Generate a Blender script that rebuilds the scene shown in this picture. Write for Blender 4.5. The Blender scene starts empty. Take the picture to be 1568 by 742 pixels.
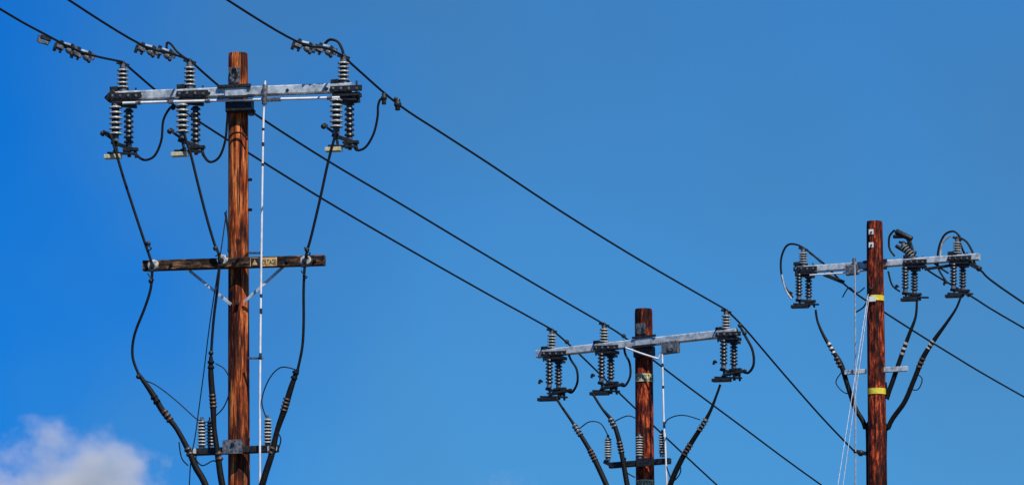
import bpy, math, random
from mathutils import Vector, Matrix
from mathutils import noise as N
random.seed(4)
sc = bpy.context.scene
R = math.radians

# ------------------------------------------------------------------ image pixels to world
# Camera 1.6 m above ground, 230 mm lens tilted up 9.5 deg.  Everything is
# built in world metres: sight() turns image pixel coordinates + an assumed ground distance into
# a world position.
F = 10000.0; PITCH = math.atan(0.1674); EYE = 1.6
cp, sp = math.cos(PITCH), math.sin(PITCH)
def unproject(u, v, d):
    a = (u-784.0); b = (371.0-v)
    x = a; y = F*cp - b*sp; z = F*sp + b*cp
    s = d/y
    return Vector((x*s, d, EYE + z*s))

# ------------------------------------------------------------------ materials
def newmat(name):
    m = bpy.data.materials.new(name); m.use_nodes = True
    nt = m.node_tree; b = nt.nodes['Principled BSDF']
    return m, nt, b
def ramp(nt, fac, stops):
    r = nt.nodes.new('ShaderNodeValToRGB')
    el = r.color_ramp.elements
    while len(el) < len(stops): el.new(0.5)
    for e, (p, c) in zip(el, stops):
        e.position = p; e.color = (*c, 1)
    nt.links.new(fac, r.inputs[0]); return r.outputs[0]
def noise(nt, vec, scale, detail=4, rough=0.55):
    n = nt.nodes.new('ShaderNodeTexNoise'); n.inputs['Scale'].default_value = scale
    n.inputs['Detail'].default_value = detail; n.inputs['Roughness'].default_value = rough
    nt.links.new(vec, n.inputs['Vector']); return n.outputs['Fac']
def coords(nt, scl=(1,1,1)):
    t = nt.nodes.new('ShaderNodeTexCoord'); m = nt.nodes.new('ShaderNodeMapping')
    m.inputs['Scale'].default_value = scl
    nt.links.new(t.outputs['Object'], m.inputs['Vector']); return m.outputs[0]
def bump(nt, b, h, st, dist=0.01):
    n = nt.nodes.new('ShaderNodeBump'); n.inputs['Strength'].default_value = st
    n.inputs['Distance'].default_value = dist
    nt.links.new(h, n.inputs['Height']); nt.links.new(n.outputs[0], b.inputs['Normal'])
def mixc(nt, fac, a, b, mode='MIX'):
    m = nt.nodes.new('ShaderNodeMix'); m.data_type = 'RGBA'; m.blend_type = mode
    if isinstance(fac, float): m.inputs[0].default_value = fac
    else: nt.links.new(fac, m.inputs[0])
    for s, i in ((a, 6), (b, 7)):
        if isinstance(s, tuple): m.inputs[i].default_value = (*s, 1)
        else: nt.links.new(s, m.inputs[i])
    return m.outputs[2]
def mathn(nt, op, *args):
    q = nt.nodes.new('ShaderNodeMath'); q.operation = op
    for i, s in enumerate(args):
        if isinstance(s, (int, float)): q.inputs[i].default_value = s
        else: nt.links.new(s, q.inputs[i])
    return q.outputs[0]

def mottled(name, c1, c2, scale=20, rough=0.5, metal=0.0, bs=0.15, spec=0.5):
    m, nt, b = newmat(name)
    v = coords(nt); n = noise(nt, v, scale, 5, 0.65)
    nt.links.new(ramp(nt, n, [(0.38, c1), (0.60, c2)]), b.inputs['Base Color'])
    b.inputs['Roughness'].default_value = rough; b.inputs['Metallic'].default_value = metal
    b.inputs['Specular IOR Level'].default_value = spec
    bump(nt, b, n, bs, 0.004)
    return m

def wood(name, dark, mid, light, vertical=True, mott=0.5, st=0.09, gs=20, lo=.40, hi=.62, s0=.40, s1=.54):
    m, nt, b = newmat(name)
    sx = (1, 1, st) if vertical else (0.05, 1, 1)
    g = noise(nt, coords(nt, sx), gs, 7, 0.72)           # grain streaks
    s2 = (1, 1, 0.18) if vertical else (0.16, 1, 1)
    g2 = noise(nt, coords(nt, s2), 6, 5, 0.65)    # broad stains
    col = ramp(nt, g, [(lo, dark), ((lo+hi)/2, mid), (hi, light)])
    stain = ramp(nt, g2, [(s0, (0.09, 0.06, 0.06)), (s1, (1, 1, 1))])
    col = mixc(nt, mott, col, stain, 'MULTIPLY')
    vo = nt.nodes.new('ShaderNodeTexVoronoi'); vo.inputs['Scale'].default_value = 3.6
    nt.links.new(coords(nt, (1, 1, 0.7) if vertical else (0.5, 1, 1)), vo.inputs['Vector'])
    kn = ramp(nt, vo.outputs['Distance'], [(0.09, (0.05, 0.03, 0.03)), (0.15, (1, 1, 1))])
    col = mixc(nt, 0.9, col, kn, 'MULTIPLY')
    ck = noise(nt, coords(nt, (1, 1, 0.03) if vertical else (0.02, 1, 1)), 45, 2, 0.5)
    ckc = ramp(nt, ck, [(0.37, (0.03, 0.02, 0.02)), (0.43, (1, 1, 1))])
    col = mixc(nt, 0.92, col, ckc, 'MULTIPLY')
    nt.links.new(col, b.inputs['Base Color'])
    b.inputs['Roughness'].default_value = 0.7
    b.inputs['Specular IOR Level'].default_value = 0.2
    bump(nt, b, g, 0.8, 0.015)
    return m

M = {}
M['wood1'] = wood('pole_wood_orange', (0.040, 0.006, 0.002), (0.36, 0.062, 0.010), (0.85, 0.29, 0.085), mott=0.88, s0=.43, s1=.54)
M['wood2'] = wood('pole_wood_red', (0.010, 0.002, 0.001), (0.20, 0.020, 0.006), (0.68, 0.12, 0.03), mott=0.88, st=.2, gs=24, lo=.41, hi=.62, s0=.42, s1=.53)
M['arm'] = wood('arm_wood_weathered', (0.008, 0.006, 0.004), (0.05, 0.028, 0.016), (0.26, 0.13, 0.06), vertical=False, mott=0.75)
M['galv'] = mottled('galvanised_steel', (0.27, 0.32, 0.35), (0.62, 0.67, 0.70), 11, 0.45, 0.25)
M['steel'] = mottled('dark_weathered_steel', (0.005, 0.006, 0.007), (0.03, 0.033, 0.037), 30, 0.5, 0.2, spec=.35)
M['grey'] = mottled('grey_cast_metal', (0.04, 0.045, 0.05), (0.20, 0.21, 0.23), 30, 0.45, 0.3)
M['porc'] = mottled('grey_porcelain', (0.20, 0.22, 0.23), (0.44, 0.45, 0.44), 14, 0.35)
M['porcd'] = mottled('dark_porcelain', (0.012, 0.014, 0.018), (0.034, 0.038, 0.045), 12, 0.4)
M['white'] = mottled('white_pvc', (0.60, 0.61, 0.62), (0.8, 0.8, 0.8), 9, 0.45)
M['spool'] = mottled('grimy_white_porcelain', (0.16, 0.15, 0.14), (0.62, 0.62, 0.60), 22, 0.35)
M['black'] = mottled('black_cable', (0.004, 0.004, 0.004), (0.010, 0.010, 0.011), 25, 0.6, 0, 0.1, 0.15)
M['brown'] = mottled('brown_heatshrink', (0.03, 0.018, 0.012), (0.09, 0.05, 0.032), 25, 0.5)
M['beige'] = mottled('beige_plate', (0.42, 0.38, 0.22), (0.62, 0.58, 0.38), 25, 0.5)
M['yellow'] = mottled('tan_sign_paint', (0.42, 0.24, 0.08), (0.74, 0.50, 0.22), 16, 0.5)
M['lime'] = mottled('yellow_band_paint', (0.55, 0.44, 0.02), (0.78, 0.66, 0.06), 18, 0.5)
M['pale'] = mottled('faded_sign_paint', (0.40, 0.36, 0.18), (0.7, 0.66, 0.4), 18, 0.5)
M['ink'] = mottled('sign_ink', (0.006, 0.006, 0.006), (0.015, 0.015, 0.015), 18, 0.6)
M['guy'] = mottled('guy_wire_strand', (0.30, 0.31, 0.33), (0.55, 0.56, 0.58), 18, 0.4, 0.3)

# ------------------------------------------------------------------ mesh kit
class Part:
    def __init__(s, name, mat, parent=None):
        s.name, s.mat, s.parent, s.v, s.f = name, mat, parent, [], []
    def add(s, vs, fs):
        o = len(s.v); s.v += [tuple(p) for p in vs]; s.f += [tuple(i+o for i in f) for f in fs]
    def done(s, angle=38):
        if not s.v: return None
        me = bpy.data.meshes.new(s.name); me.from_pydata(s.v, [], s.f); me.update()
        for p in me.polygons: p.use_smooth = True
        me.set_sharp_from_angle(angle=R(angle))
        me.materials.append(M[s.mat])
        ob = bpy.data.objects.new(s.name, me); sc.collection.objects.link(ob)
        if s.parent: ob.parent = s.parent
        return ob
def basis(ax):
    ax = ax.normalized()
    ref = Vector((0, 0, 1)) if abs(ax.z) < 0.9 else Vector((0, 1, 0))
    a = ax.cross(ref).normalized(); b = a.cross(ax).normalized()
    return a, b
def lathe(p, A, B, prof, n=16):
    ax = B-A; a, b = basis(ax); vs = []; fs = []
    for t, r in prof:
        c = A+ax*t
        for i in range(n):
            th = 2*math.pi*i/n
            vs.append(c+(a*math.cos(th)+b*math.sin(th))*r)
    m = len(prof)
    for j in range(m-1):
        for i in range(n):
            k = (i+1) % n
            fs.append((j*n+i, j*n+k, (j+1)*n+k, (j+1)*n+i))
    fs.append(tuple(range(n-1, -1, -1))); fs.append(tuple((m-1)*n+i for i in range(n)))
    p.add(vs, fs)
def cyl(p, A, B, r, n=12, r2=None):
    r2 = r if r2 is None else r2
    lathe(p, A, B, [(0, r*0.9), (0.03, r), (0.97, r2), (1, r2*0.9)], n)
def sheds(p, A, B, core, rad, n):
    """ribbed insulator, A bottom, B top"""
    prof = [(0, core)]
    s = 1.0/n
    for i in range(n):
        t = (i+0.10)/n
        prof += [(t+.16*s, core), (t+0.20*s, rad*0.96), (t+0.27*s, rad), (t+0.38*s, rad*0.97), (t+0.62*s, core*1.5), (t+0.74*s, core)]
    prof.append((1, core))
    lathe(p, A, B, prof, 20)
def ball(p, c, r, n=10):
    A = c-Vector((0, 0, r)); B = c+Vector((0, 0, r))
    lathe(p, A, B, [((1-math.cos(math.pi*i/8))/2, max(1e-4, r*math.sin(math.pi*i/8))) for i in range(9)], n)
def smooth_pts(pts, sub=6):
    out = []
    n = len(pts)
    for i in range(n-1):
        p0 = pts[max(0, i-1)]; p1 = pts[i]; p2 = pts[i+1]; p3 = pts[min(n-1, i+2)]
        for j in range(sub):
            t = j/sub
            out.append(0.5*((2*p1)+(p2-p0)*t+(2*p0-5*p1+4*p2-p3)*t*t+(3*p1-p0-3*p2+p3)*t**3))
    out.append(pts[-1]); return out
def tube(p, pts, r, n=8, sub=6):
    ps = smooth_pts(pts, sub)
    m = len(ps); vs = []; fs = []
    def rad(i):
        if not isinstance(r, (list, tuple)): return r
        q = i/sub; k = min(int(q), len(r)-2); return r[k]+(r[k+1]-r[k])*(q-k)
    prev = None
    for i, c in enumerate(ps):
        tg = (ps[min(m-1, i+1)]-ps[max(0, i-1)]).normalized()
        if prev is None: a, _ = basis(tg)
        else:
            a = (prev-tg*prev.dot(tg)).normalized()
        prev = a; b = tg.cross(a)
        for k in range(n):
            th = 2*math.pi*k/n
            vs.append(c+(a*math.cos(th)+b*math.sin(th))*rad(i))
    for j in range(m-1):
        for i in range(n):
            k = (i+1) % n
            fs.append((j*n+i, j*n+k, (j+1)*n+k, (j+1)*n+i))
    fs.append(tuple(range(n-1, -1, -1))); fs.append(tuple((m-1)*n+i for i in range(n)))
    p.add(vs, fs)
def beam(p, A, B, h, w, ch=0.12):
    """chamfered rectangular bar: h = vertical size, w = thickness"""
    ax = (B-A).normalized()
    side = ax.cross(Vector((0, 0, 1)))
    side = side.normalized() if side.length > 0.05 else Vector((1, 0, 0))
    up = side.cross(ax).normalized()
    c = min(h, w)*ch; x, y = w/2, h/2
    pr = [(-x+c, -y), (x-c, -y), (x, -y+c), (x, y-c), (x-c, y), (-x+c, y), (-x, y-c), (-x, -y+c)]
    vs = [e+side*s+up*t for e in (A, B) for s, t in pr]
    fs = [(i, (i+1) % 8, 8+(i+1) % 8, 8+i) for i in range(8)]
    fs.append(tuple(range(7, -1, -1))); fs.append(tuple(range(8, 16)))
    p.add(vs, fs)

def empty(name):
    e = bpy.data.objects.new(name, None); sc.collection.objects.link(e); e.empty_display_size = 0.5
    return e

class Pole:
    def __init__(s, D, cu, slope, name):
        s.D, s.cu, s.slope, s.k = D, cu, slope, D/F
        s.root = empty(name); s.parts = {}
    def P(s, u, v, w=0.0):
        d = s.D + s.slope*(u-s.cu)*s.k + w
        return unproject(u, v, d)
    def part(s, name, mat):
        if name not in s.parts: s.parts[name] = Part(name, mat, s.root)
        return s.parts[name]
    def finish(s):
        for p in s.parts.values(): p.done()
    def shaft(s, ctop, vtop, wtop, cbot, wbot, mat, v2=742):
        T = unproject(ctop, vtop, s.D); Bq = unproject(cbot, v2, s.D)
        dirn = (Bq-T)/(T.z-Bq.z)
        G = T+dirn*(T.z+0.3)
        r1 = wtop*s.k/2; r2 = wbot*s.k/2
        rg = r1+(r2-r1)*(T.z+0.3)/(T.z-Bq.z)*0.8
        p = s.part('wood_pole_shaft', mat)
        n = 48; rows = 260; vs = []; fs = []
        seed = random.random()*9
        for j in range(rows+1):
            t = j/rows; c = G.lerp(T, t); r = rg+(r1-rg)*t
            for i in range(n):
                th = 2*math.pi*i/n
                q = Vector((math.cos(th)*2.2+seed, math.sin(th)*2.2, c.z*0.35))
                rr = r*(1+0.03*N.noise(q)+0.018*N.noise(Vector((q.x*5, q.y*5, q.z*1.2))))
                # long drying check
                dd = abs(math.sin((th-4.2-0.25*N.noise(Vector((seed, 0, c.z*.5))))/2))
                if dd < .06: rr *= 1-.10*(1-dd/.06)*max(0, .4+N.noise(Vector((3, seed, c.z*.6))))
                if j == rows: rr *= 0.955
                vs.append(c+Vector((math.cos(th)*rr, math.sin(th)*rr, 0)))
        for j in range(rows):
            for i in range(n):
                k = (i+1) % n
                fs.append((j*n+i, j*n+k, (j+1)*n+k, (j+1)*n+i))
        fs.append(tuple(rows*n+i for i in range(n)))
        p.add(vs, fs)
        s.T, s.G, s.r, s.rg = T, G, r1, rg
    def axis(s, v):
        z = unproject(s.cu, v, s.D).z
        t = (z-s.G.z)/(s.T.z-s.G.z); return s.G.lerp(s.T, t)
    def band(s, v1, v2, mat, text=None, a0=-165, a1=-15, extra=0.004):
        A = s.axis(v2); B = s.axis(v1)
        t = (A.z-s.G.z)/(s.T.z-s.G.z)
        r = (s.rg+(s.r-s.rg)*t)*1.035+extra
        p = s.part('pole_marker_band' if not text else 'pole_sign_band', mat)
        n = 24; vs = []; fs = []
        for c in (A, B):
            for rr in (r, r-0.004):
                for i in range(n+1):
                    th = R(a0+(a1-a0)*i/n); vs.append(c+Vector((math.cos(th)*rr, math.sin(th)*rr, 0)))
        m = n+1
        for i in range(n):
            fs += [(i, i+1, 2*m+i+1, 2*m+i), (m+i+1, m+i, 3*m+i, 3*m+i+1), (2*m+i, 2*m+i+1, 3*m+i+1, 3*m+i), (i+1, i, m+i, m+i+1)]
        fs += [(0, 2*m, 3*m, m), (n, m+n, 3*m+n, 2*m+n)]
        p.add(vs, fs)
        if text:
            h = (B.z-A.z)
            me = text_mesh(text, h*0.95)
            xs = [v.co.x for v in me.vertices]; cx = (max(xs)+min(xs))/2; wd = (max(xs)-min(xs))
            sc_ = (R(a1-a0)*r*0.86)/wd
            q = s.part('sign_lettering', 'ink')
            vv = []
            for v in me.vertices:
                th = R((a0+a1)/2)+(v.co.x-cx)*sc_/r
                vv.append(Vector((A.x+math.cos(th)*(r+0.003), A.y+math.sin(th)*(r+0.003), A.z+h*0.15+v.co.y)))
            q.add(vv, [tuple(f.vertices) for f in me.polygons])
def text_mesh(txt, size):
    c = bpy.data.curves.new('t', 'FONT'); c.body = txt; c.size = size; c.offset = size*0.015
    o = bpy.data.objects.new('t', c); sc.collection.objects.link(o)
    bpy.context.view_layer.update()
    dg = bpy.context.evaluated_depsgraph_get()
    me = bpy.data.meshes.new_from_object(o.evaluated_get(dg))
    bpy.data.objects.remove(o); return me

# ------------------------------------------------------------------ equipment
def insul(pl, part, mat, A, B, core, rad, n, coremat='porcd'):
    sheds(pl.part(part, mat), A, B, core, rad, n)
    cyl(pl.part('insulator_core_shade', 'steel'), A.lerp(B, .02), A.lerp(B, .98), core*1.35, 12)  # dark core cylinder paints the shade into the gaps between sheds
def termination(pl, pts, rs, name='riser_cable', w=0.0, mat='black'):
    tube(pl.part(name, mat), [pl.P(u, v, w) for u, v in pts], [r*1.12*pl.k for r in rs] if isinstance(rs, list) else rs*1.12*pl.k, 10)
def rings(pl, u1, v1, u2, v2, n, r, w, part='cable_termination_rings', mat='brown'):
    A = pl.P(u1, v1, w); B = pl.P(u2, v2, w)
    sheds(pl.part(part, mat), B, A, r*0.6*pl.k, r*pl.k, n)
def lead(pl, pts, r, w=0.0, name='jumper_wire', mat='black', n=6):
    tube(pl.part(name, mat), [pl.P(*(q if len(q) == 3 else (q[0], q[1], w))) for q in pts], r*1.12*pl.k, n)

def switch(pl, x, y, s, w, hang, post=(-10, -50), hy=(14, 62, 75), plate=(-27, -3, 93), light=True, ptilt=0, nshed=6):
    """post insulator over the arm + underslung fused switch below it (sizes in image pixels * s)"""
    k = pl.k; P = pl.P
    X = lambda a: x+a*s
    Y = lambda a: y+a*s
    st = pl.part('switch_hardware', 'steel'); gr = pl.part('switch_castings', 'grey')
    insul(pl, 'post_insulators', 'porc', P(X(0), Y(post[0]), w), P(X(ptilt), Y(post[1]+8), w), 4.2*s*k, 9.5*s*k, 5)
    cyl(gr, P(X(0), Y(post[0]+4), w), P(X(0), Y(post[0]-1), w), 7*s*k)
    cyl(gr, P(X(ptilt), Y(post[1]+9), w), P(X(ptilt), Y(post[1]+2), w), 5*s*k)
    beam(st, P(X(ptilt-9), Y(post[1]-1), w), P(X(ptilt+9), Y(post[1]+4), w), 5*s*k, 5*s*k)
    ball(st, P(X(ptilt), Y(post[1]+1), w), 4.5*s*k)
    beam(st, P(X(-20), Y(1), w-0.075), P(X(28), Y(-1), w-0.075), 9*s*k, 0.03)
    beam(st, P(X(-14), Y(11), w), P(X(26), Y(9.5), w), 6*s*k, 0.14)
    beam(st, P(X(-18), Y(-9), w), P(X(-6), Y(-10), w), 7*s*k, 0.12)
    for dx in (-16, -4, 8, 20):
        cyl(gr, P(X(dx), Y(0), w-0.10), P(X(dx), Y(0), w-0.07), 2.3*s*k, 6)
        cyl(st, P(X(dx), Y(16), w), P(X(dx), Y(-12), w+0.01), 1.5*s*k, 6)
    beam(st, P(X(hang[0]-5), Y(14), w-.02), P(X(hang[1]+12), Y(17), w-.02), 5*s*k, 0.06)
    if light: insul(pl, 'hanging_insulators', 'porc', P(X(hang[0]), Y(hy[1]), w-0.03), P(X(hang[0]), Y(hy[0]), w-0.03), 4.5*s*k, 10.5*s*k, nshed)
    else: sheds(pl.part('fuse_insulators', 'porcd'), P(X(hang[0]), Y(hy[1]), w-0.03), P(X(hang[0]), Y(hy[0]), w-0.03), 4.5*s*k, 7.8*s*k, nshed+1)
    sheds(pl.part('fuse_insulators', 'porcd'), P(X(hang[1]), Y(hy[2]), w+0.05), P(X(hang[1]), Y(hy[0]+6), w+0.05), 4.5*s*k, 8*s*k, nshed+1)
    for hx, hb, dw in ((hang[0], hy[1], -0.03), (hang[1], hy[2], 0.05)):
        cyl(gr, P(X(hx), Y(hb-1), w+dw), P(X(hx), Y(hb+8), w+dw), 5*s*k)
        cyl(gr, P(X(hx), Y(hy[0]+3), w+dw), P(X(hx), Y(hy[0]-5), w+dw), 5*s*k)
    yb = plate[2]
    beam(st, P(X(hang[0]-6), Y(hy[1]+9), w), P(X(hang[1]+12), Y(yb-9), w), 6*s*k, 0.05)
    beam(st, P(X(hang[1]-8), Y(hy[2]+9), w), P(X(hang[1]+14), Y(hy[2]+7), w), 5*s*k, 0.07)
    cyl(st, P(X(hang[1]), Y(hy[2]+4), w), P(X(hang[1]+1), Y(yb+1), w), 3*s*k)
    cyl(st, P(X(hang[1]+9), Y(hy[2]+6), w), P(X(hang[1]+12), Y(yb+2), w), 2.4*s*k)
    cyl(st, P(X(hang[0]-1), Y(hy[1]+6), w), P(X(hang[0]+3), Y(yb-3), w), 2.2*s*k)
    beam(pl.part('switch_plates', 'beige' if light else 'steel'), P(X(plate[0]), Y(yb+1), w-.02), P(X(plate[1]), Y(yb), w-.02), 6.5*s*k, 0.10)
    beam(st, P(X(plate[0]+4), Y(yb-5), w-.02), P(X(plate[1]+22), Y(yb-4), w-.02), 3.5*s*k, 0.05)
    if light:
        beam(st, P(X(hang[0]-20), Y(hy[1]-6), w-.02), P(X(hang[0]-3), Y(hy[1]+6), w-.02), 4*s*k, 0.03)
        ball(st, P(X(hang[0]-20), Y(hy[1]-4), w-.02), 4*s*k)
    lead(pl, [(X(hang[0]-14), Y(hy[1]-4), w), (X(hang[0]-18), Y(hy[1]-7), w), (X(hang[0]-20), Y(hy[1]), w)], 2.2*s)
    for _ in range(5):
        ax = hang[0]-4+random.random()*(hang[1]-hang[0]+14); ay = yb-12+random.random()*10
        cyl(st, P(X(ax), Y(ay), w-0.05), P(X(ax+1), Y(ay), w+0.05), (1.6+random.random()*1.6)*s*k, 7)

def spool(pl, x, y, s, w, part='spool_insulators', mat='spool'):
    k = pl.k
    A = pl.P(x-2, y, w-0.07); B = pl.P(x+1, y, w+0.03)
    lathe(pl.part(part, mat), A, B, [(0, 3*s*k), (0.05, 8*s*k), (0.25, 9*s*k), (0.4, 6*s*k), (0.6, 6*s*k), (0.75, 10*s*k), (1, 10*s*k)], 18)
    cyl(pl.part('arm_bolts', 'steel'), pl.P(x-2, y, w-0.10), A, 4.4*s*k, 8)
    beam(pl.part('wood_crossarm_hardware', 'steel'), pl.P(x-7, y+8, w-.075), pl.P(x+6, y+7, w-.075), 4*k, .03)
def arrester(pl, x, y1, y2, s, w, mat='porc'):
    k = pl.k
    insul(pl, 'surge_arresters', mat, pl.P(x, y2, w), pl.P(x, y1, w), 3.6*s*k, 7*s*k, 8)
    cyl(pl.part('switch_castings', 'grey'), pl.P(x, y1+1, w), pl.P(x, y1-5, w), 2.5*s*k)
    cyl(pl.part('switch_castings', 'grey'), pl.P(x, y2+5, w), pl.P(x, y2-1, w), 4.5*s*k)

# ================================================================== POLE 1
p1 = Pole(80.0, 365, -0.24, 'utility_pole'); k = p1.k
p1.shaft(364.5, 82, 30, 366, 35, 'wood1')
wa = -0.20
G = p1.part('steel_crossarm', 'galv')
beam(G, p1.P(172, 148, wa), p1.P(540, 134.5, wa), 14.5*k, 0.12)
for u in (215, 320, 440, 500):
    v = 148-(u-172)*13.5/368
    cyl(p1.part('arm_bolts', 'steel'), p1.P(u, v, wa-0.075), p1.P(u, v, wa-0.06), 2.6*k, 6)
tube(p1.part('switch_operating_rod', 'white'), [p1.P(188, 158, wa-.07), p1.P(300, 155, wa-.07), p1.P(520, 149.5, wa-.07)], 2.1*k, 10)
for u in (212, 262, 318, 415, 505):
    v = 158-(u-188)*8.5/332
    cyl(p1.part('switch_castings', 'grey'), p1.P(u-4, v+.2, wa-.07), p1.P(u+4, v, wa-.07), 3.2*k, 8)
st = p1.part('pole_bracket', 'steel')
beam(st, p1.P(333, 133, wa-.09), p1.P(384, 130.5, wa-.09), 5*k, 0.03)
beam(st, p1.P(333, 150, wa-.09), p1.P(388, 147.5, wa-.09), 3.5*k, 0.03)
beam(st, p1.P(347, 164, wa+.03), p1.P(387, 162, wa+.03), 18*k, 0.12)
beam(p1.part('bracket_face', 'galv'), p1.P(345, 141, wa-.075), p1.P(378, 139.5, wa-.075), 13*k, 0.02)
cyl(st, p1.P(384, 172, wa), p1.P(386, 172, wa+.2), 6*k)
beam(p1.part('pole_top_plate', 'grey'), p1.P(350, 115, -0.145), p1.P(367, 115, -0.145), 24*k, 0.03)
cyl(st, p1.P(358, 106, -0.19), p1.P(358, 106, -0.14), 3.2*k, 8)
lead(p1, [(355, 104, -.18), (353, 112, -.2), (358, 119, -.2), (363, 112, -.2), (361, 104, -.18)], 1.4, name='shackle', mat='steel')
for x, y in ((188, 146.5), (290.5, 143), (526, 135.5)):
    switch(p1, x, y, 1.0, wa, (-11, 9))
beam(p1.part('switch_hardware', 'steel'), p1.P(168, 144, wa), p1.P(174, 150, wa), 20*k, .13)
beam(p1.part('switch_hardware', 'steel'), p1.P(520, 157, wa), p1.P(551, 153, wa), 8*k, .05)
lead(p1, [(206, 228), (210, 238), (222, 245), (237, 238), (247, 215), (250, 185), (259, 167), (266, 162, -.1)], 1.9, wa)
lead(p1, [(310, 226), (312, 238), (322, 248), (336, 240), (345, 215), (348, 185), (352, 168), (380, 172, .1)], 1.9, wa+.02)
lead(p1, [(542, 222), (547, 230), (560, 225), (572, 205), (578, 180), (579, 162), (583, 152), (592, 150)], 1.9, wa)
for u, v, r in ((609, 160, 6), (606, 152, 3.5), (588, 150, 5), (588, 157, 3), (383, 172, 5), (265, 165, 4)):
    ball(p1.part('line_clamps', 'steel'), p1.P(u, v, .1 if u < 400 else wa), r*k)
cyl(p1.part('line_clamps', 'steel'), p1.P(588, 143, wa), p1.P(588, 160, wa), 3.4*k)
cyl(p1.part('line_clamps', 'steel'), p1.P(609, 152, wa), p1.P(609, 169, wa), 4*k)
def clampset(u0, v0, u1, v1, lst, d0, d1):
    hw = p1.part('line_clamps', 'steel'); gg = p1.part('switch_castings', 'grey'); lt = p1.part('bright_clamp_straps', 'galv')
    for t in lst:
        u = u0+(u1-u0)*t; v = v0+(v1-v0)*t; d = d0+(d1-d0)*t
        c = lambda a, b, e=0: unproject(u+a, v+b, d+e)
        j = lambda m=2: (random.random()-.5)*m
        beam(hw, c(-15, -5+j()), c(14, 5+j()), 6*k, .05)
        beam(gg, c(-13, -1), c(-3, 4+j()), 5*k, .06)
        beam(hw, c(-12, 5), c(-5, -9+j()), 5*k, .04)
        beam(lt, c(-2, -5, -.04), c(8, -2+j(), -.04), 3*k, .02)
        beam(hw, c(2, 9+j()), c(12, -3), 5*k, .05)
        lathe(gg, c(0, 4), c(10, 9), [(0, 2*k), (.3, 4.5*k), (.7, 5*k), (1, 2*k)], 10)
        cyl(hw, c(-18, 7), c(-14, -5), 2.6*k); cyl(gg, c(14, 10), c(17, 0), 3*k)
        cyl(hw, c(-9, 10), c(-6, 2), 2*k); ball(hw, c(9, 12), 3*k)
clampset(68, 58, 127, 82, [0.55, 1.0], 78.0, 79.4)
c_ = lambda a, b: unproject(68+a, 60+b, 78)
cyl(p1.part('switch_castings', 'grey'), c_(-9, 4), c_(-6, -6), 3.4*k); beam(p1.part('switch_castings', 'grey'), c_(-9, 3), c_(6, 7), 5*k, .05)
beam(p1.part('line_clamps', 'steel'), c_(-6, -4), c_(10, 1), 6*k, .05); cyl(p1.part('line_clamps', 'steel'), c_(3, 9), c_(8, -2), 2.6*k)
clampset(225, 74, 262, 82, [0.0, 0.7], 79.0, 79.6)
clampset(465, 69, 508, 76, [0.0, 0.75], 79.0, 79.4)
lead(p1, [(255, 75), (256, 66), (262, 68), (272, 80), (288, 92)], 1.7, wa)
lead(p1, [(497, 68), (505, 61), (517, 64), (524, 76), (526, 86)], 2.0, wa)
rod = p1.part('vertical_control_rod', 'white')
tube(rod, [p1.P(406, 124, wa-.1), p1.P(403, 200, wa-.1), p1.P(400, 400, wa-.1), p1.P(398, 600, wa-.1), p1.P(398, 742, wa-.1), p1.P(398, 1500, wa-.1)], 1.7*k, 10)
for v1, v2 in ((196, 200), (218, 224), (250, 254), (450, 455), (472, 480), (540, 550)):
    u = 403-(v1-200)*0.0125
    cyl(p1.part('rod_collars', 'ink'), p1.P(u, v2, wa-.1), p1.P(u, v1, wa-.1), 2.1*k, 10)
cyl(p1.part('rod_guide', 'grey'), p1.P(405, 160, wa-.1), p1.P(406, 130, wa-.1), 4.2*k, 10)
beam(p1.part('rod_guide', 'grey'), p1.P(403, 153, wa-.08), p1.P(430, 152, wa-.08), 6*k, .04)
beam(p1.part('rod_guide', 'grey'), p1.P(382, 387, -.2), p1.P(402, 387, wa-.08), 3*k, .03)
beam(p1.part('rod_guide', 'grey'), p1.P(380, 548, -.2), p1.P(402, 548, wa-.08), 3*k, .03)
wb = -0.20
beam(p1.part('wood_crossarm', 'arm'), p1.P(220, 407, wb), p1.P(497, 398.5, wb), 16*k, 0.11, .08)
for u in (262, 358, 440, 482):
    cyl(p1.part('arm_bolts', 'steel'), p1.P(u, 405.5-(u-220)*.03, wb-.08), p1.P(u, 405.5-(u-220)*.03, wb-.05), 2.8*k, 6)
for u, v in ((235, 406), (341, 398), (468, 399)):
    spool(p1, u, v, .9, wb-.06)
for a, b in (((290, 414), (354, 466)), ((434, 408), (374, 462))):
    beam(p1.part('crossarm_braces', 'galv'), p1.P(*a, wb+.07), p1.P(*b, wb+.05), 4.5*k, .012)
cyl(p1.part('arm_bolts', 'steel'), p1.P(364, 464, -.19), p1.P(364, 464, -.12), 3*k, 6)
beam(p1.part('warning_sign', 'yellow'), p1.P(383, 401.3, wb-.062), p1.P(424, 400, wb-.062), 13.5*k, .008, .02)
me = text_mesh('VOLTAGE', 11*k)
xs = [v.co.x for v in me.vertices]; wd = max(xs)-min(xs)
A = p1.P(398, 405.2, wb-.069); B = p1.P(422.5, 404.4, wb-.069); ax = (B-A)
q = p1.part('sign_lettering', 'ink')
q.add([A+ax*((v.co.x-min(xs))/wd)+Vector((0, 0, v.co.y)) for v in me.vertices], [tuple(f.vertices) for f in me.polygons])
T0 = [p1.P(384, 407.5, wb-.069), p1.P(396.5, 407.2, wb-.069), p1.P(396.5, 394.8, wb-.069), p1.P(384, 395, wb-.069)]
q.add(T0, [(0, 1, 2, 3)])
T0 = [p1.P(386, 405.5, wb-.073), p1.P(394.5, 405.2, wb-.073), p1.P(390, 397, wb-.073)]
p1.part('warning_sign_triangle', 'yellow').add(T0, [(0, 1, 2)])
wr = wb-.13
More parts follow.
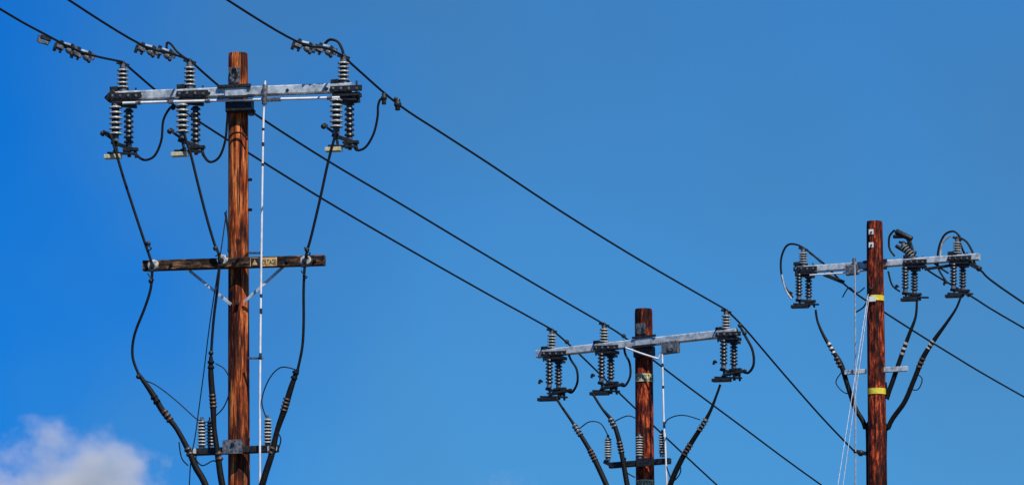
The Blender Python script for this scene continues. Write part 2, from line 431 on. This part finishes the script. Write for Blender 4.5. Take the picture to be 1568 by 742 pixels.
termination(p1, [(158, 203), (168, 206), (176, 228), (190, 275), (208, 330), (222, 372), (230, 395), (233, 408), (231, 440), (222, 470), (206, 512), (203, 545), (212, 572)], 1.9, w=wr)
termination(p1, [(212, 572), (232, 600), (250, 630), (270, 655), (289, 690), (300, 715), (316, 745), (345, 830), (350, 1400)], [2.5, 4, 4.3, 3.4, 4, 4.6, 4.6, 4.6, 4.6], w=wr)
termination(p1, [(281, 200), (285, 215), (293, 240), (304, 285), (317, 335), (328, 372), (336, 395), (333, 440), (327, 490), (323, 545)], 1.9, w=wr)
termination(p1, [(323, 545), (323, 575), (326, 615), (328, 655), (334, 700), (341, 745), (360, 830), (362, 1400)], [2.5, 4, 4.4, 3.4, 4.2, 4.6, 4.6, 4.6], w=wr)
termination(p1, [(518, 195), (512, 212), (502, 250), (490, 305), (477, 360), (468, 395), (465, 440), (465, 490), (463, 530), (456, 565)], 1.9, w=wr)
termination(p1, [(456, 565), (446, 592), (436, 625), (424, 660), (416, 695), (402, 740), (380, 830), (374, 1400)], [2.5, 4, 4.6, 3.6, 4.4, 4.6, 4.6, 4.6], w=wr)
rings(p1, 234, 604, 242, 618, 2, 6, wr, mat='black', part='cable_boots'); rings(p1, 250, 628, 262, 645, 3, 6.2, wr)
rings(p1, 286, 684, 292, 698, 2, 6, wr)
rings(p1, 323, 550, 323, 566, 2, 5.5, wr, mat='black', part='cable_boots'); rings(p1, 325, 602, 327, 625, 4, 6, wr); rings(p1, 334, 690, 337, 706, 2, 6, wr)
rings(p1, 454, 566, 449, 582, 2, 5.5, wr, mat='black', part='cable_boots'); rings(p1, 440, 608, 434, 630, 4, 6.4, wr); rings(p1, 418, 682, 414, 696, 2, 6, wr)
for u, v in ((212, 576), (227, 373), (330, 380), (470, 382), (231, 430), (323, 540)):
    ball(p1.part('lead_connectors', 'steel'), p1.P(u, v, wr), 4.0*k)
for u, v in ((228, 376), (332, 384), (471, 384), (231, 424), (466, 420)):
    lead(p1, [(u-5, v-6), (u-1, v), (u+4, v+4), (u-2, v+8)], .9, wr-.02)
beam(p1.part('arrester_bracket', 'steel'), p1.P(288, 692, wb), p1.P(426, 686, wb), 11*k, .09)
beam(p1.part('arrester_bracket_clamp', 'grey'), p1.P(341, 684, wb-.06), p1.P(371, 683, wb-.06), 22*k, .03)
cyl(p1.part('arm_bolts', 'steel'), p1.P(356, 679, wb-.1), p1.P(356, 679, wb-.06), 3*k, 6)
beam(p1.part('bracket_end_blocks', 'galv'), p1.P(286, 691, wb-.06), p1.P(300, 690, wb-.06), 8*k, .03)
beam(p1.part('bracket_end_blocks', 'galv'), p1.P(410, 687, wb-.06), p1.P(424, 686, wb-.06), 8*k, .03)
arrester(p1, 309, 643, 683, 1, wb); arrester(p1, 322, 643, 682, .9, wb+.06); arrester(p1, 410, 640, 679, .95, wb)
lead(p1, [(222, 582), (240, 590), (270, 613), (300, 640), (309, 643)], .9, wr)
lead(p1, [(330, 556), (345, 566), (353, 590), (343, 622), (325, 640)], .9, wr)
lead(p1, [(452, 565), (430, 562), (412, 580), (401, 612), (407, 638)], .9, wr)
lead(p1, [(347, 322, -.15), (336, 400, -.34), (322, 490, -.34), (312, 570, -.3), (300, 660, -.3), (290, 742, -.3), (290, 1000, -.3)], .8, wr)
lead(p1, [(345, 325, -.15), (350, 360, -.2), (350, 385, -.3)], 1.6, -.2)
lead(p1, [(303, 690), (300, 702), (310, 712), (325, 705), (332, 706)], 1.0, wb-.1)
lead(p1, [(274, 676), (278, 700), (288, 712)], .9, wr)
lead(p1, [(424, 660), (430, 672), (424, 690), (412, 696)], 1.0, wb-.1)
lead(p1, [(350, 212, -.15), (358, 204, -.17), (370, 204, -.17), (379, 214, -.13)], 1.3)
for v in (275, 321):
    cyl(p1.part('arm_bolts', 'steel'), p1.P(380, v, 0), p1.P(385, v, -.02), 2.6*k, 6)
p1.finish()

# ================================================================== POLE 2
p2 = Pole(100.0, 986, -0.55, 'utility_pole'); k = p2.k
p2.shaft(985.5, 473, 27, 988, 29, 'wood2')
wa = -0.20
G = p2.part('steel_crossarm', 'galv')
beam(G, p2.P(823, 542, wa), p2.P(1128, 508.5, wa), 12*k, 0.12)
st = p2.part('pole_bracket', 'steel')
beam(p2.part('bracket_face', 'galv'), p2.P(972, 523, wa-.075), p2.P(999, 520, wa-.075), 12*k, .02)
beam(st, p2.P(968, 517, wa-.09), p2.P(1004, 513, wa-.09), 3.5*k, .02)
beam(st, p2.P(968, 531, wa-.09), p2.P(1004, 527, wa-.09), 3.5*k, .02)
beam(st, p2.P(972, 540, wa+.04), p2.P(1001, 537, wa+.04), 15*k, .1)
beam(p2.part('pole_top_plate', 'grey'), p2.P(974, 503, -.15), p2.P(988, 502, -.15), 16*k, .02)
lead(p2, [(977, 500, -.17), (976, 508, -.18), (981, 512, -.18), (985, 507, -.18), (984, 499, -.17)], 1.2, name='shackle', mat='steel')
beam(p2.part('junction_box', 'grey'), p2.P(1015, 533, wa-.08), p2.P(1039, 530, wa-.08), 19*k, .1)
cyl(p2.part('junction_box', 'grey'), p2.P(1027, 532, wa-.17), p2.P(1027, 532, wa-.12), 5*k, 12)
tube(p2.part('switch_operating_rod', 'white'), [p2.P(958, 532, wa-.1), p2.P(980, 540, wa-.1), p2.P(1008, 549, wa-.1)], 1.5*k, 8)
tube(p2.part('switch_operating_rod', 'white'), [p2.P(1008, 549, wa-.1), p2.P(1014, 538, wa-.1)], 1.5*k, 8)
tube(p2.part('vertical_control_rod', 'white'), [p2.P(1014, 540, wa-.12), p2.P(1017, 660, wa-.12), p2.P(1021, 742, wa-.12), p2.P(1045, 1500, wa-.12)], 1.4*k, 8)
for v1, v2 in ((556, 561), (590, 594), (645, 655)):
    u = 1014+(v1-540)*.03
    cyl(p2.part('rod_collars', 'ink'), p2.P(u, v2, wa-.12), p2.P(u, v1, wa-.12), 1.8*k, 8)
for x, y, h in ((845, 540.5, (-5, 13)), (925, 531.5, (-5, 13)), (1112, 511, (-5, 15))):
    switch(p2, x, y, .78, wa, h, post=(-9, -46), hy=(10, 60, 62), plate=(-26, 8, 90), light=False)
    beam(p2.part('switch_plates', 'steel'), p2.P(x-4, y+63, wa-.03), p2.P(x+30, y+56, wa-.03), 4*k, .07)
lead(p2, [(868, 598), (876, 600), (884, 585), (883, 565), (873, 548), (868, 530)], 1.6, wa)
lead(p2, [(948, 588), (957, 590), (965, 575), (964, 555), (957, 540), (955, 520)], 1.6, wa)
lead(p2, [(1136, 568), (1146, 570), (1154, 557), (1152, 535), (1140, 512), (1132, 497)], 1.8, wa)
for u, v in ((868, 523), (955, 514), (1133, 498), (1140, 510)):
    ball(p2.part('line_clamps', 'steel'), p2.P(u, v, wa), 3.6*k)
p2.band(573, 585, 'pale', 'HIGH VOLTAGE')
p2.band(735, 748, 'pale', 'HIGH VOLTAGE')
wr = -.32
termination(p2, [(850, 606), (860, 622), (876, 645), (892, 670), (905, 692), (915, 712), (930, 745), (962, 820), (975, 1400)], [1.7, 1.7, 2, 3, 3.4, 3.8, 3.8, 3.8, 3.8], w=wr)
termination(p2, [(908, 603), (922, 625), (938, 645), (947, 670), (953, 700), (961, 745), (975, 820), (982, 1400)], [1.7, 1.7, 3, 3.4, 3.4, 3.8, 3.8, 3.8], w=wr)
termination(p2, [(1103, 588), (1097, 605), (1088, 628), (1076, 650), (1060, 675), (1044, 702), (1026, 742), (1000, 820), (995, 1400)], [1.7, 1.7, 2.2, 3, 3.4, 3.8, 3.8, 3.8, 3.8], w=wr)
rings(p2, 879, 650, 890, 667, 4, 5, wr, mat='grey', part='cable_boots'); rings(p2, 903, 688, 912, 706, 4, 5.2, wr)
rings(p2, 934, 640, 942, 655, 3, 5, wr, mat='grey', part='cable_boots'); rings(p2, 948, 675, 952, 694, 4, 5.2, wr)
rings(p2, 1082, 640, 1070, 659, 4, 5, wr, mat='grey', part='cable_boots'); rings(p2, 1058, 678, 1047, 697, 4, 5.2, wr)
beam(p2.part('arrester_bracket', 'steel'), p2.P(934, 712, -.22), p2.P(1026, 705, -.22), 9*k, .09)
beam(p2.part('arrester_bracket_clamp', 'steel'), p2.P(975, 708, -.28), p2.P(1000, 706, -.28), 13*k, .03)
for x, a, b in ((931, 670, 700), (979, 667, 698), (1014, 663, 694)): arrester(p2, x, a, b, .85, -.24)
beam(p2.part('arrester_bracket', 'steel'), p2.P(926, 706, -.22), p2.P(938, 712, -.22), 6*k, .08)
lead(p2, [(888, 655), (903, 645), (920, 648), (931, 666)], .8, wr)
lead(p2, [(940, 645), (962, 636), (978, 645), (980, 664)], .8, wr)
lead(p2, [(1015, 662), (1022, 642), (1045, 635), (1072, 642)], .8, wr)
lead(p2, [(958, 700), (958, 720), (972, 730)], .9, wr)
lead(p2, [(1020, 712), (1030, 735), (1042, 722), (1040, 705)], .9, wr)
p2.finish()

# ================================================================== POLE 3
p3 = Pole(105.0, 1341, -0.40, 'utility_pole'); k = p3.k
p3.shaft(1339, 339, 24.5, 1344, 31, 'wood2')
wa = 0.20
G = p3.part('steel_crossarm', 'galv')
beam(G, p3.P(1226, 413, wa), p3.P(1500, 393, wa), 10.5*k, 0.11)
tube(p3.part('switch_operating_rod', 'white'), [p3.P(1240, 421, wa-.1), p3.P(1300, 417, wa-.1), p3.P(1325, 414, wa-.1)], 1.3*k, 8)
st = p3.part('pole_bracket', 'steel')
beam(st, p3.P(1322, 401, wa-.08), p3.P(1358, 398, wa-.08), 4*k, .03)
beam(st, p3.P(1322, 413, wa-.08), p3.P(1358, 410, wa-.08), 4*k, .03)
beam(p3.part('junction_box', 'grey'), p3.P(1296, 414, wa-.12), p3.P(1314, 412, wa-.12), 16*k, .1)
cyl(p3.part('junction_box', 'grey'), p3.P(1308, 404, wa-.12), p3.P(1308, 395, wa-.12), 3*k)
for u, v in ((1334, 355), (1334, 375)):
    beam(p3.part('pole_number_tags', 'white'), p3.P(u-3.5, v, -.145), p3.P(u+3.5, v-.3, -.145), 8*k, .01)
    cyl(p3.part('arm_bolts', 'steel'), p3.P(u, v, -.17), p3.P(u, v, -.15), 1.6*k, 6)
for x, y, h, pt in ((1230, 411, (-9, 11), 0), (1398, 400.5, (-16, 3), -22), (1466, 395, (-8, 11), 0)):
    switch(p3, x, y, .74, wa, h, post=(-9, -40 if pt else -42), hy=(10, 56, 60), plate=(-24, 10, 78), light=False, ptilt=pt*.9)
hd = p3.part('switch_hardware', 'steel')
for a, b, r in (((1372, 354), (1396, 366), 4.5), ((1368, 362), (1392, 362), 3), ((1382, 380), (1402, 388), 4), ((1372, 376), (1388, 386), 3)):
    cyl(hd, p3.P(*a, wa), p3.P(*b, wa), r*k)
beam(hd, p3.P(1390, 362, wa), p3.P(1396, 382, wa), 6*k, .06)
beam(hd, p3.P(1416, 412, wa), p3.P(1470, 404, wa), 4*k, .05)
lead(p3, [(1370, 352), (1362, 362), (1362, 380), (1370, 392)], 1.5, wa)
lead(p3, [(1360, 415), (1366, 436), (1378, 446)], 1.3, wa); lead(p3, [(1412, 404), (1425, 400), (1440, 410), (1452, 418)], 1.5, wa)
lead(p3, [(1258, 402), (1240, 386), (1222, 375), (1206, 375), (1197, 392), (1196, 415), (1202, 438), (1214, 455)], 1.5, wa)
lead(p3, [(1450, 432), (1437, 410), (1437, 382), (1446, 360), (1460, 354), (1470, 362)], 1.5, wa)
lead(p3, [(1439, 395), (1443, 372), (1455, 360)], 1.5, wa-.05, name='bare_jumper', mat='guy')
lead(p3, [(1197, 420), (1203, 443), (1212, 457)], 1.3, wa-.05, name='bare_jumper', mat='guy')
lead(p3, [(1466, 362), (1480, 370), (1490, 388), (1492, 402), (1500, 412)], 1.6, wa)
beam(hd, p3.P(1482, 402, wa), p3.P(1502, 412, wa), 7*k, .06); ball(hd, p3.P(1499, 411, wa), 4.5*k)
beam(hd, p3.P(1262, 420, wa), p3.P(1292, 432, wa), 6*k, .06)
p3.band(453, 461, 'lime', None); p3.band(595, 604, 'lime', None)
beam(p3.part('band_tags', 'white'), p3.P(1331, 457.5, -.172), p3.P(1341, 457, -.172), 8*k, .006)
wr = .05
termination(p3, [(1249, 474), (1252, 492), (1262, 515), (1276, 538), (1288, 558), (1298, 590), (1310, 625), (1325, 655), (1330, 720), (1332, 1400)], [1.6, 1.6, 2.2, 3, 3.6, 3.4, 3.4, 3.4, 3.4, 3.4], w=wr)
termination(p3, [(1404, 460), (1402, 485), (1392, 512), (1380, 545), (1368, 580), (1358, 610), (1352, 650), (1352, 1400)], [1.6, 1.8, 2.6, 3.2, 3.4, 3.4, 3.4, 3.4], w=wr)
termination(p3, [(1472, 452), (1464, 472), (1448, 496), (1432, 518), (1414, 546), (1400, 580), (1385, 615), (1360, 655), (1354, 720), (1352, 1400)], [1.6, 1.6, 2.2, 3, 3.6, 3.4, 3.4, 3.4, 3.4, 3.4], w=wr)
rings(p3, 1268, 524, 1278, 543, 3, 4.2, wr, mat='porc', part='cable_boots'); rings(p3, 1280, 546, 1288, 562, 3, 5, wr)
rings(p3, 1388, 522, 1380, 545, 3, 4.2, wr, mat='porc', part='cable_boots')
rings(p3, 1430, 520, 1420, 535, 3, 4.2, wr, mat='porc', part='cable_boots'); rings(p3, 1414, 546, 1406, 564, 3, 5, wr)
beam(p3.part('arrester_bracket', 'galv'), p3.P(1294, 570, -.0), p3.P(1326, 568, -.0), 7*k, .06)
beam(p3.part('arrester_bracket', 'galv'), p3.P(1352, 566, -.0), p3.P(1390, 564, -.0), 8*k, .06)
lead(p3, [(1288, 570), (1280, 585), (1292, 600), (1306, 602)], .8, wr); lead(p3, [(1402, 570), (1412, 580), (1405, 596), (1390, 594)], .8, wr)
tube(p3.part('vertical_control_rod', 'guy'), [p3.P(1309, 400, -.1), p3.P(1310, 560, -.1), p3.P(1310, 742, -.1), p3.P(1309, 1500, -.1)], 1.2*k, 8)
for a, b in (((1331, 440, -.15), (1283, 742, -1.2)), ((1331, 452, -.15), (1291, 742, -1.0))):
    A = p3.P(*a); B = p3.P(*b); t = A.z/(A.z-B.z); g = A+(B-A)*t
    tube(p3.part('guy_wires', 'guy'), [A, B, g], .5*k, 6, 2)
cyl(p3.part('arm_bolts', 'steel'), p3.P(1334, 440, -.2), p3.P(1330, 452, -.14), 3.4*k)
ball(p3.part('line_clamps', 'steel'), p3.P(1318, 693, -.05), 5*k)
beam(p3.part('line_clamps', 'steel'), p3.P(1308, 690, 0), p3.P(1328, 694, 0), 6*k, .05)
lead(p3, [(1290, 455), (1300, 440), (1312, 448), (1324, 440)], .9, 0)
lead(p3, [(1310, 478), (1322, 470), (1328, 460)], 1.1, 0)
p3.finish()

# ================================================================== LINE CONDUCTORS
def conductor(pts, d0, d1, r):
    """sag points; straight in plan between ground distances d0 and d1"""
    u0, u1 = pts[0][0], pts[-1][0]
    P = []
    for u, v in pts:
        t = (u-u0)/(u1-u0); d = 1/((1-t)/d0+t/d1)
        P.append(unproject(u, v, d))
    p = Part('power_line', 'black'); tube(p, P, r, 8, 5); p.done()
D1 = lambda u: 80-0.2-0.24*(u-365)*.008
D2 = lambda u: 100-0.2-0.55*(u-986)*.01
D3 = lambda u: 105+0.2-0.40*(u-1341)*.0105
rw = .0145
conductor([(-420, -265), (-200, -108), (0, 14), (60, 48), (125, 80), (188, 95)], 66, D1(188), rw)
conductor([(-320, -290), (-100, -140), (105, 0), (215, 68), (262, 82), (290, 92)], 66, D1(290), rw)
conductor([(-200, -370), (100, -165), (348, 0), (455, 64), (500, 74), (526, 86)], 66, D1(526), rw)
conductor([(188, 95), (232, 133), (265, 160), (320, 196), (385, 237), (500, 308), (620, 378), (740, 446), (800, 479), (845, 504)], D1(188), D2(845), rw)
conductor([(290, 92), (333, 130), (385, 171), (500, 245), (615, 313), (730, 382), (830, 441), (925, 496)], D1(290), D2(925), rw)
conductor([(526, 86), (545, 104), (610, 160), (680, 206), (745, 248), (860, 324), (980, 398), (1112, 474)], D1(526), D2(1112), rw)
conductor([(845, 504), (868, 524), (900, 554), (970, 622), (1098, 742), (1300, 925), (1420, 1020)], D2(845), 135, rw)
conductor([(925, 496), (955, 515), (1020, 566), (1130, 648), (1258, 742), (1500, 910), (1620, 985)], D2(925), 135, rw)
conductor([(1112, 474), (1140, 502), (1200, 572), (1260, 640), (1310, 692)], D2(1112), 104.9, rw)
conductor([(1240, 387), (1262, 404), (1300, 441), (1350, 475), (1450, 538), (1568, 607), (1900, 790), (2050, 860)], D3(1240), 150, rw*1.1)
conductor([(1396, 386), (1420, 413), (1490, 455), (1568, 502), (1900, 690), (2150, 810)], D3(1396), 150, rw*1.1)
conductor([(1468, 364), (1478, 390), (1500, 412), (1568, 464), (1900, 680), (2200, 850)], D3(1468), 150, rw*1.2)

# ================================================================== GROUND
m, nt, b = newmat('dry_grass_ground'); M['ground'] = m
v = coords(nt)
c1 = ramp(nt, noise(nt, v, 0.15, 8, 0.7), [(0.35, (0.045, 0.05, 0.02)), (0.65, (0.13, 0.10, 0.055))])
c2 = ramp(nt, noise(nt, v, 6, 6, 0.7), [(0.3, (0.5, 0.5, 0.5)), (0.7, (1, 1, 1))])
nt.links.new(mixc(nt, 1.0, c1, c2, 'MULTIPLY'), b.inputs['Base Color']); b.inputs['Roughness'].default_value = 0.95
bump(nt, b, noise(nt, v, 9, 6, .7), .8, .05)
g = Part('ground', 'ground'); n = 96; vs = [(0, 0, 0)]
fs = []
rr = [20, 60, 150, 400, 1000, 3000, 9000]
for r in rr:
    for i in range(n):
        th = 2*math.pi*i/n; vs.append((math.cos(th)*r, math.sin(th)*r, 0))
for i in range(n): fs.append((0, 1+i, 1+(i+1) % n))
for j in range(len(rr)-1):
    for i in range(n):
        a = 1+j*n; k2 = (i+1) % n
        fs.append((a+i, a+n+i, a+n+k2, a+k2))
g.add(vs, fs); g.done()

# ================================================================== CLOUDS (volumes)
def cloud(center_uv, d, size, dens, scale, seed, glow=.30, off=.50):
    c = unproject(*center_uv, d)
    bpy.ops.mesh.primitive_ico_sphere_add(subdivisions=4, radius=1)
    o = bpy.context.object; o.name = 'cloud'; o.location = c; o.scale = size
    m = bpy.data.materials.new('cloud_vapour'); m.use_nodes = True; nt = m.node_tree
    nt.nodes.clear(); out = nt.nodes.new('ShaderNodeOutputMaterial')
    pv = nt.nodes.new('ShaderNodeVolumeScatter'); pv.inputs['Color'].default_value = (.92, .82, .90, 1)
    t = nt.nodes.new('ShaderNodeTexCoord')
    ln = nt.nodes.new('ShaderNodeVectorMath'); ln.operation = 'LENGTH'; nt.links.new(t.outputs['Object'], ln.inputs[0])
    mp = nt.nodes.new('ShaderNodeMapping'); mp.inputs['Location'].default_value = (seed, seed*.3, 0); mp.inputs['Scale'].default_value = (1.5, 1, 1)
    nt.links.new(t.outputs['Object'], mp.inputs[0])
    n = nt.nodes.new('ShaderNodeTexNoise'); n.inputs['Scale'].default_value = scale; n.inputs['Detail'].default_value = 8; n.inputs['Roughness'].default_value = .62
    nt.links.new(mp.outputs[0], n.inputs['Vector'])
    a = mathn(nt, 'MULTIPLY', n.outputs['Fac'], 2.4); a = mathn(nt, 'SUBTRACT', a, ln.outputs['Value'])
    a = mathn(nt, 'SUBTRACT', a, off); a = mathn(nt, 'MAXIMUM', a, 0.0); a = mathn(nt, 'MULTIPLY', a, dens)
    nt.links.new(a, pv.inputs['Density'])
    # added emission stands in for light scattered many times inside the vapour
    em = nt.nodes.new('ShaderNodeEmission'); em.inputs['Color'].default_value = (.86, .84, 1, 1)
    nt.links.new(mathn(nt, 'MULTIPLY', a, glow), em.inputs['Strength'])
    ad = nt.nodes.new('ShaderNodeAddShader'); nt.links.new(pv.outputs[0], ad.inputs[0]); nt.links.new(em.outputs[0], ad.inputs[1])
    nt.links.new(ad.outputs[0], out.inputs['Volume'])
    m.cycles.volume_step_rate = 0.4
    o.data.materials.append(m)
cloud((90, 762), 2500, (54, 30, 34), 0.16, 1.7, 3.1, glow=.13, off=.40)
cloud((775, 748), 2500, (15, 12, 9), 0.02, 2.2, 7.7, glow=.12)

# ================================================================== LIGHT, SKY
to_sun = Vector((0.34, -0.68, 0.98)).normalized()
elev = math.asin(to_sun.z); rot = math.atan2(to_sun.x, to_sun.y)
sun = bpy.data.lights.new('sun', 'SUN'); sun.energy = 5.0; sun.angle = R(.5); sun.color = (1, .95, .87)
so = bpy.data.objects.new('sun', sun); sc.collection.objects.link(so)
so.rotation_euler = to_sun.to_track_quat('Z', 'Y').to_euler(); so.location = (0, 0, 60)
w = bpy.data.worlds.new('World'); sc.world = w; w.use_nodes = True; nt = w.node_tree
bg = nt.nodes['Background']; bg.inputs['Strength'].default_value = 0.085
sky = nt.nodes.new('ShaderNodeTexSky'); sky.sky_type = 'NISHITA'; sky.sun_disc = False
sky.sun_elevation = elev; sky.sun_rotation = rot; sky.dust_density = 0.0; sky.ozone_density = 4.0; sky.air_density = 1.0
# deep polarised blue with a left-to-right tint gradient and grey haze patches painted on
tc = nt.nodes.new('ShaderNodeTexCoord'); sx = nt.nodes.new('ShaderNodeSeparateXYZ'); nt.links.new(tc.outputs['Generated'], sx.inputs[0])
nz = noise(nt, tc.outputs['Generated'], 16, 3, .5)
f = mathn(nt, 'MULTIPLY_ADD', sx.outputs['X'], 11.0, 1.0)
f = mathn(nt, 'ADD', f, mathn(nt, 'MULTIPLY_ADD', nz, 1.0, -0.5))
sm = nt.nodes.new('ShaderNodeMapRange'); sm.interpolation_type = 'SMOOTHSTEP'; nt.links.new(f, sm.inputs['Value'])
tint = mixc(nt, sm.outputs[0], (0.02, 0.47, 1.16), (0.24, 0.68, 1.07))
nz2 = noise(nt, tc.outputs['Generated'], 11, 2, .5)
haze_mask = mathn(nt, 'MULTIPLY', ramp(nt, nz2, [(.42, (0, 0, 0)), (.60, (1, 1, 1))]), sm.outputs[0])
tint = mixc(nt, mathn(nt, 'MULTIPLY', haze_mask, .8), tint, (0.28, 0.58, .80))
nt.links.new(mixc(nt, 1.0, sky.outputs[0], tint, 'MULTIPLY'), bg.inputs[0])

# ================================================================== CAMERA
cam = bpy.data.cameras.new('camera'); co = bpy.data.objects.new('camera', cam); sc.collection.objects.link(co)
cam.sensor_width = 36; cam.lens = 36*F/1568; cam.clip_end = 30000; cam.clip_start = 1
co.location = (0, 0, EYE); co.rotation_euler = (R(90)+PITCH, 0, 0)
sc.camera = co
sc.view_settings.view_transform = 'Standard'; sc.view_settings.look = 'None'; sc.view_settings.exposure = 0
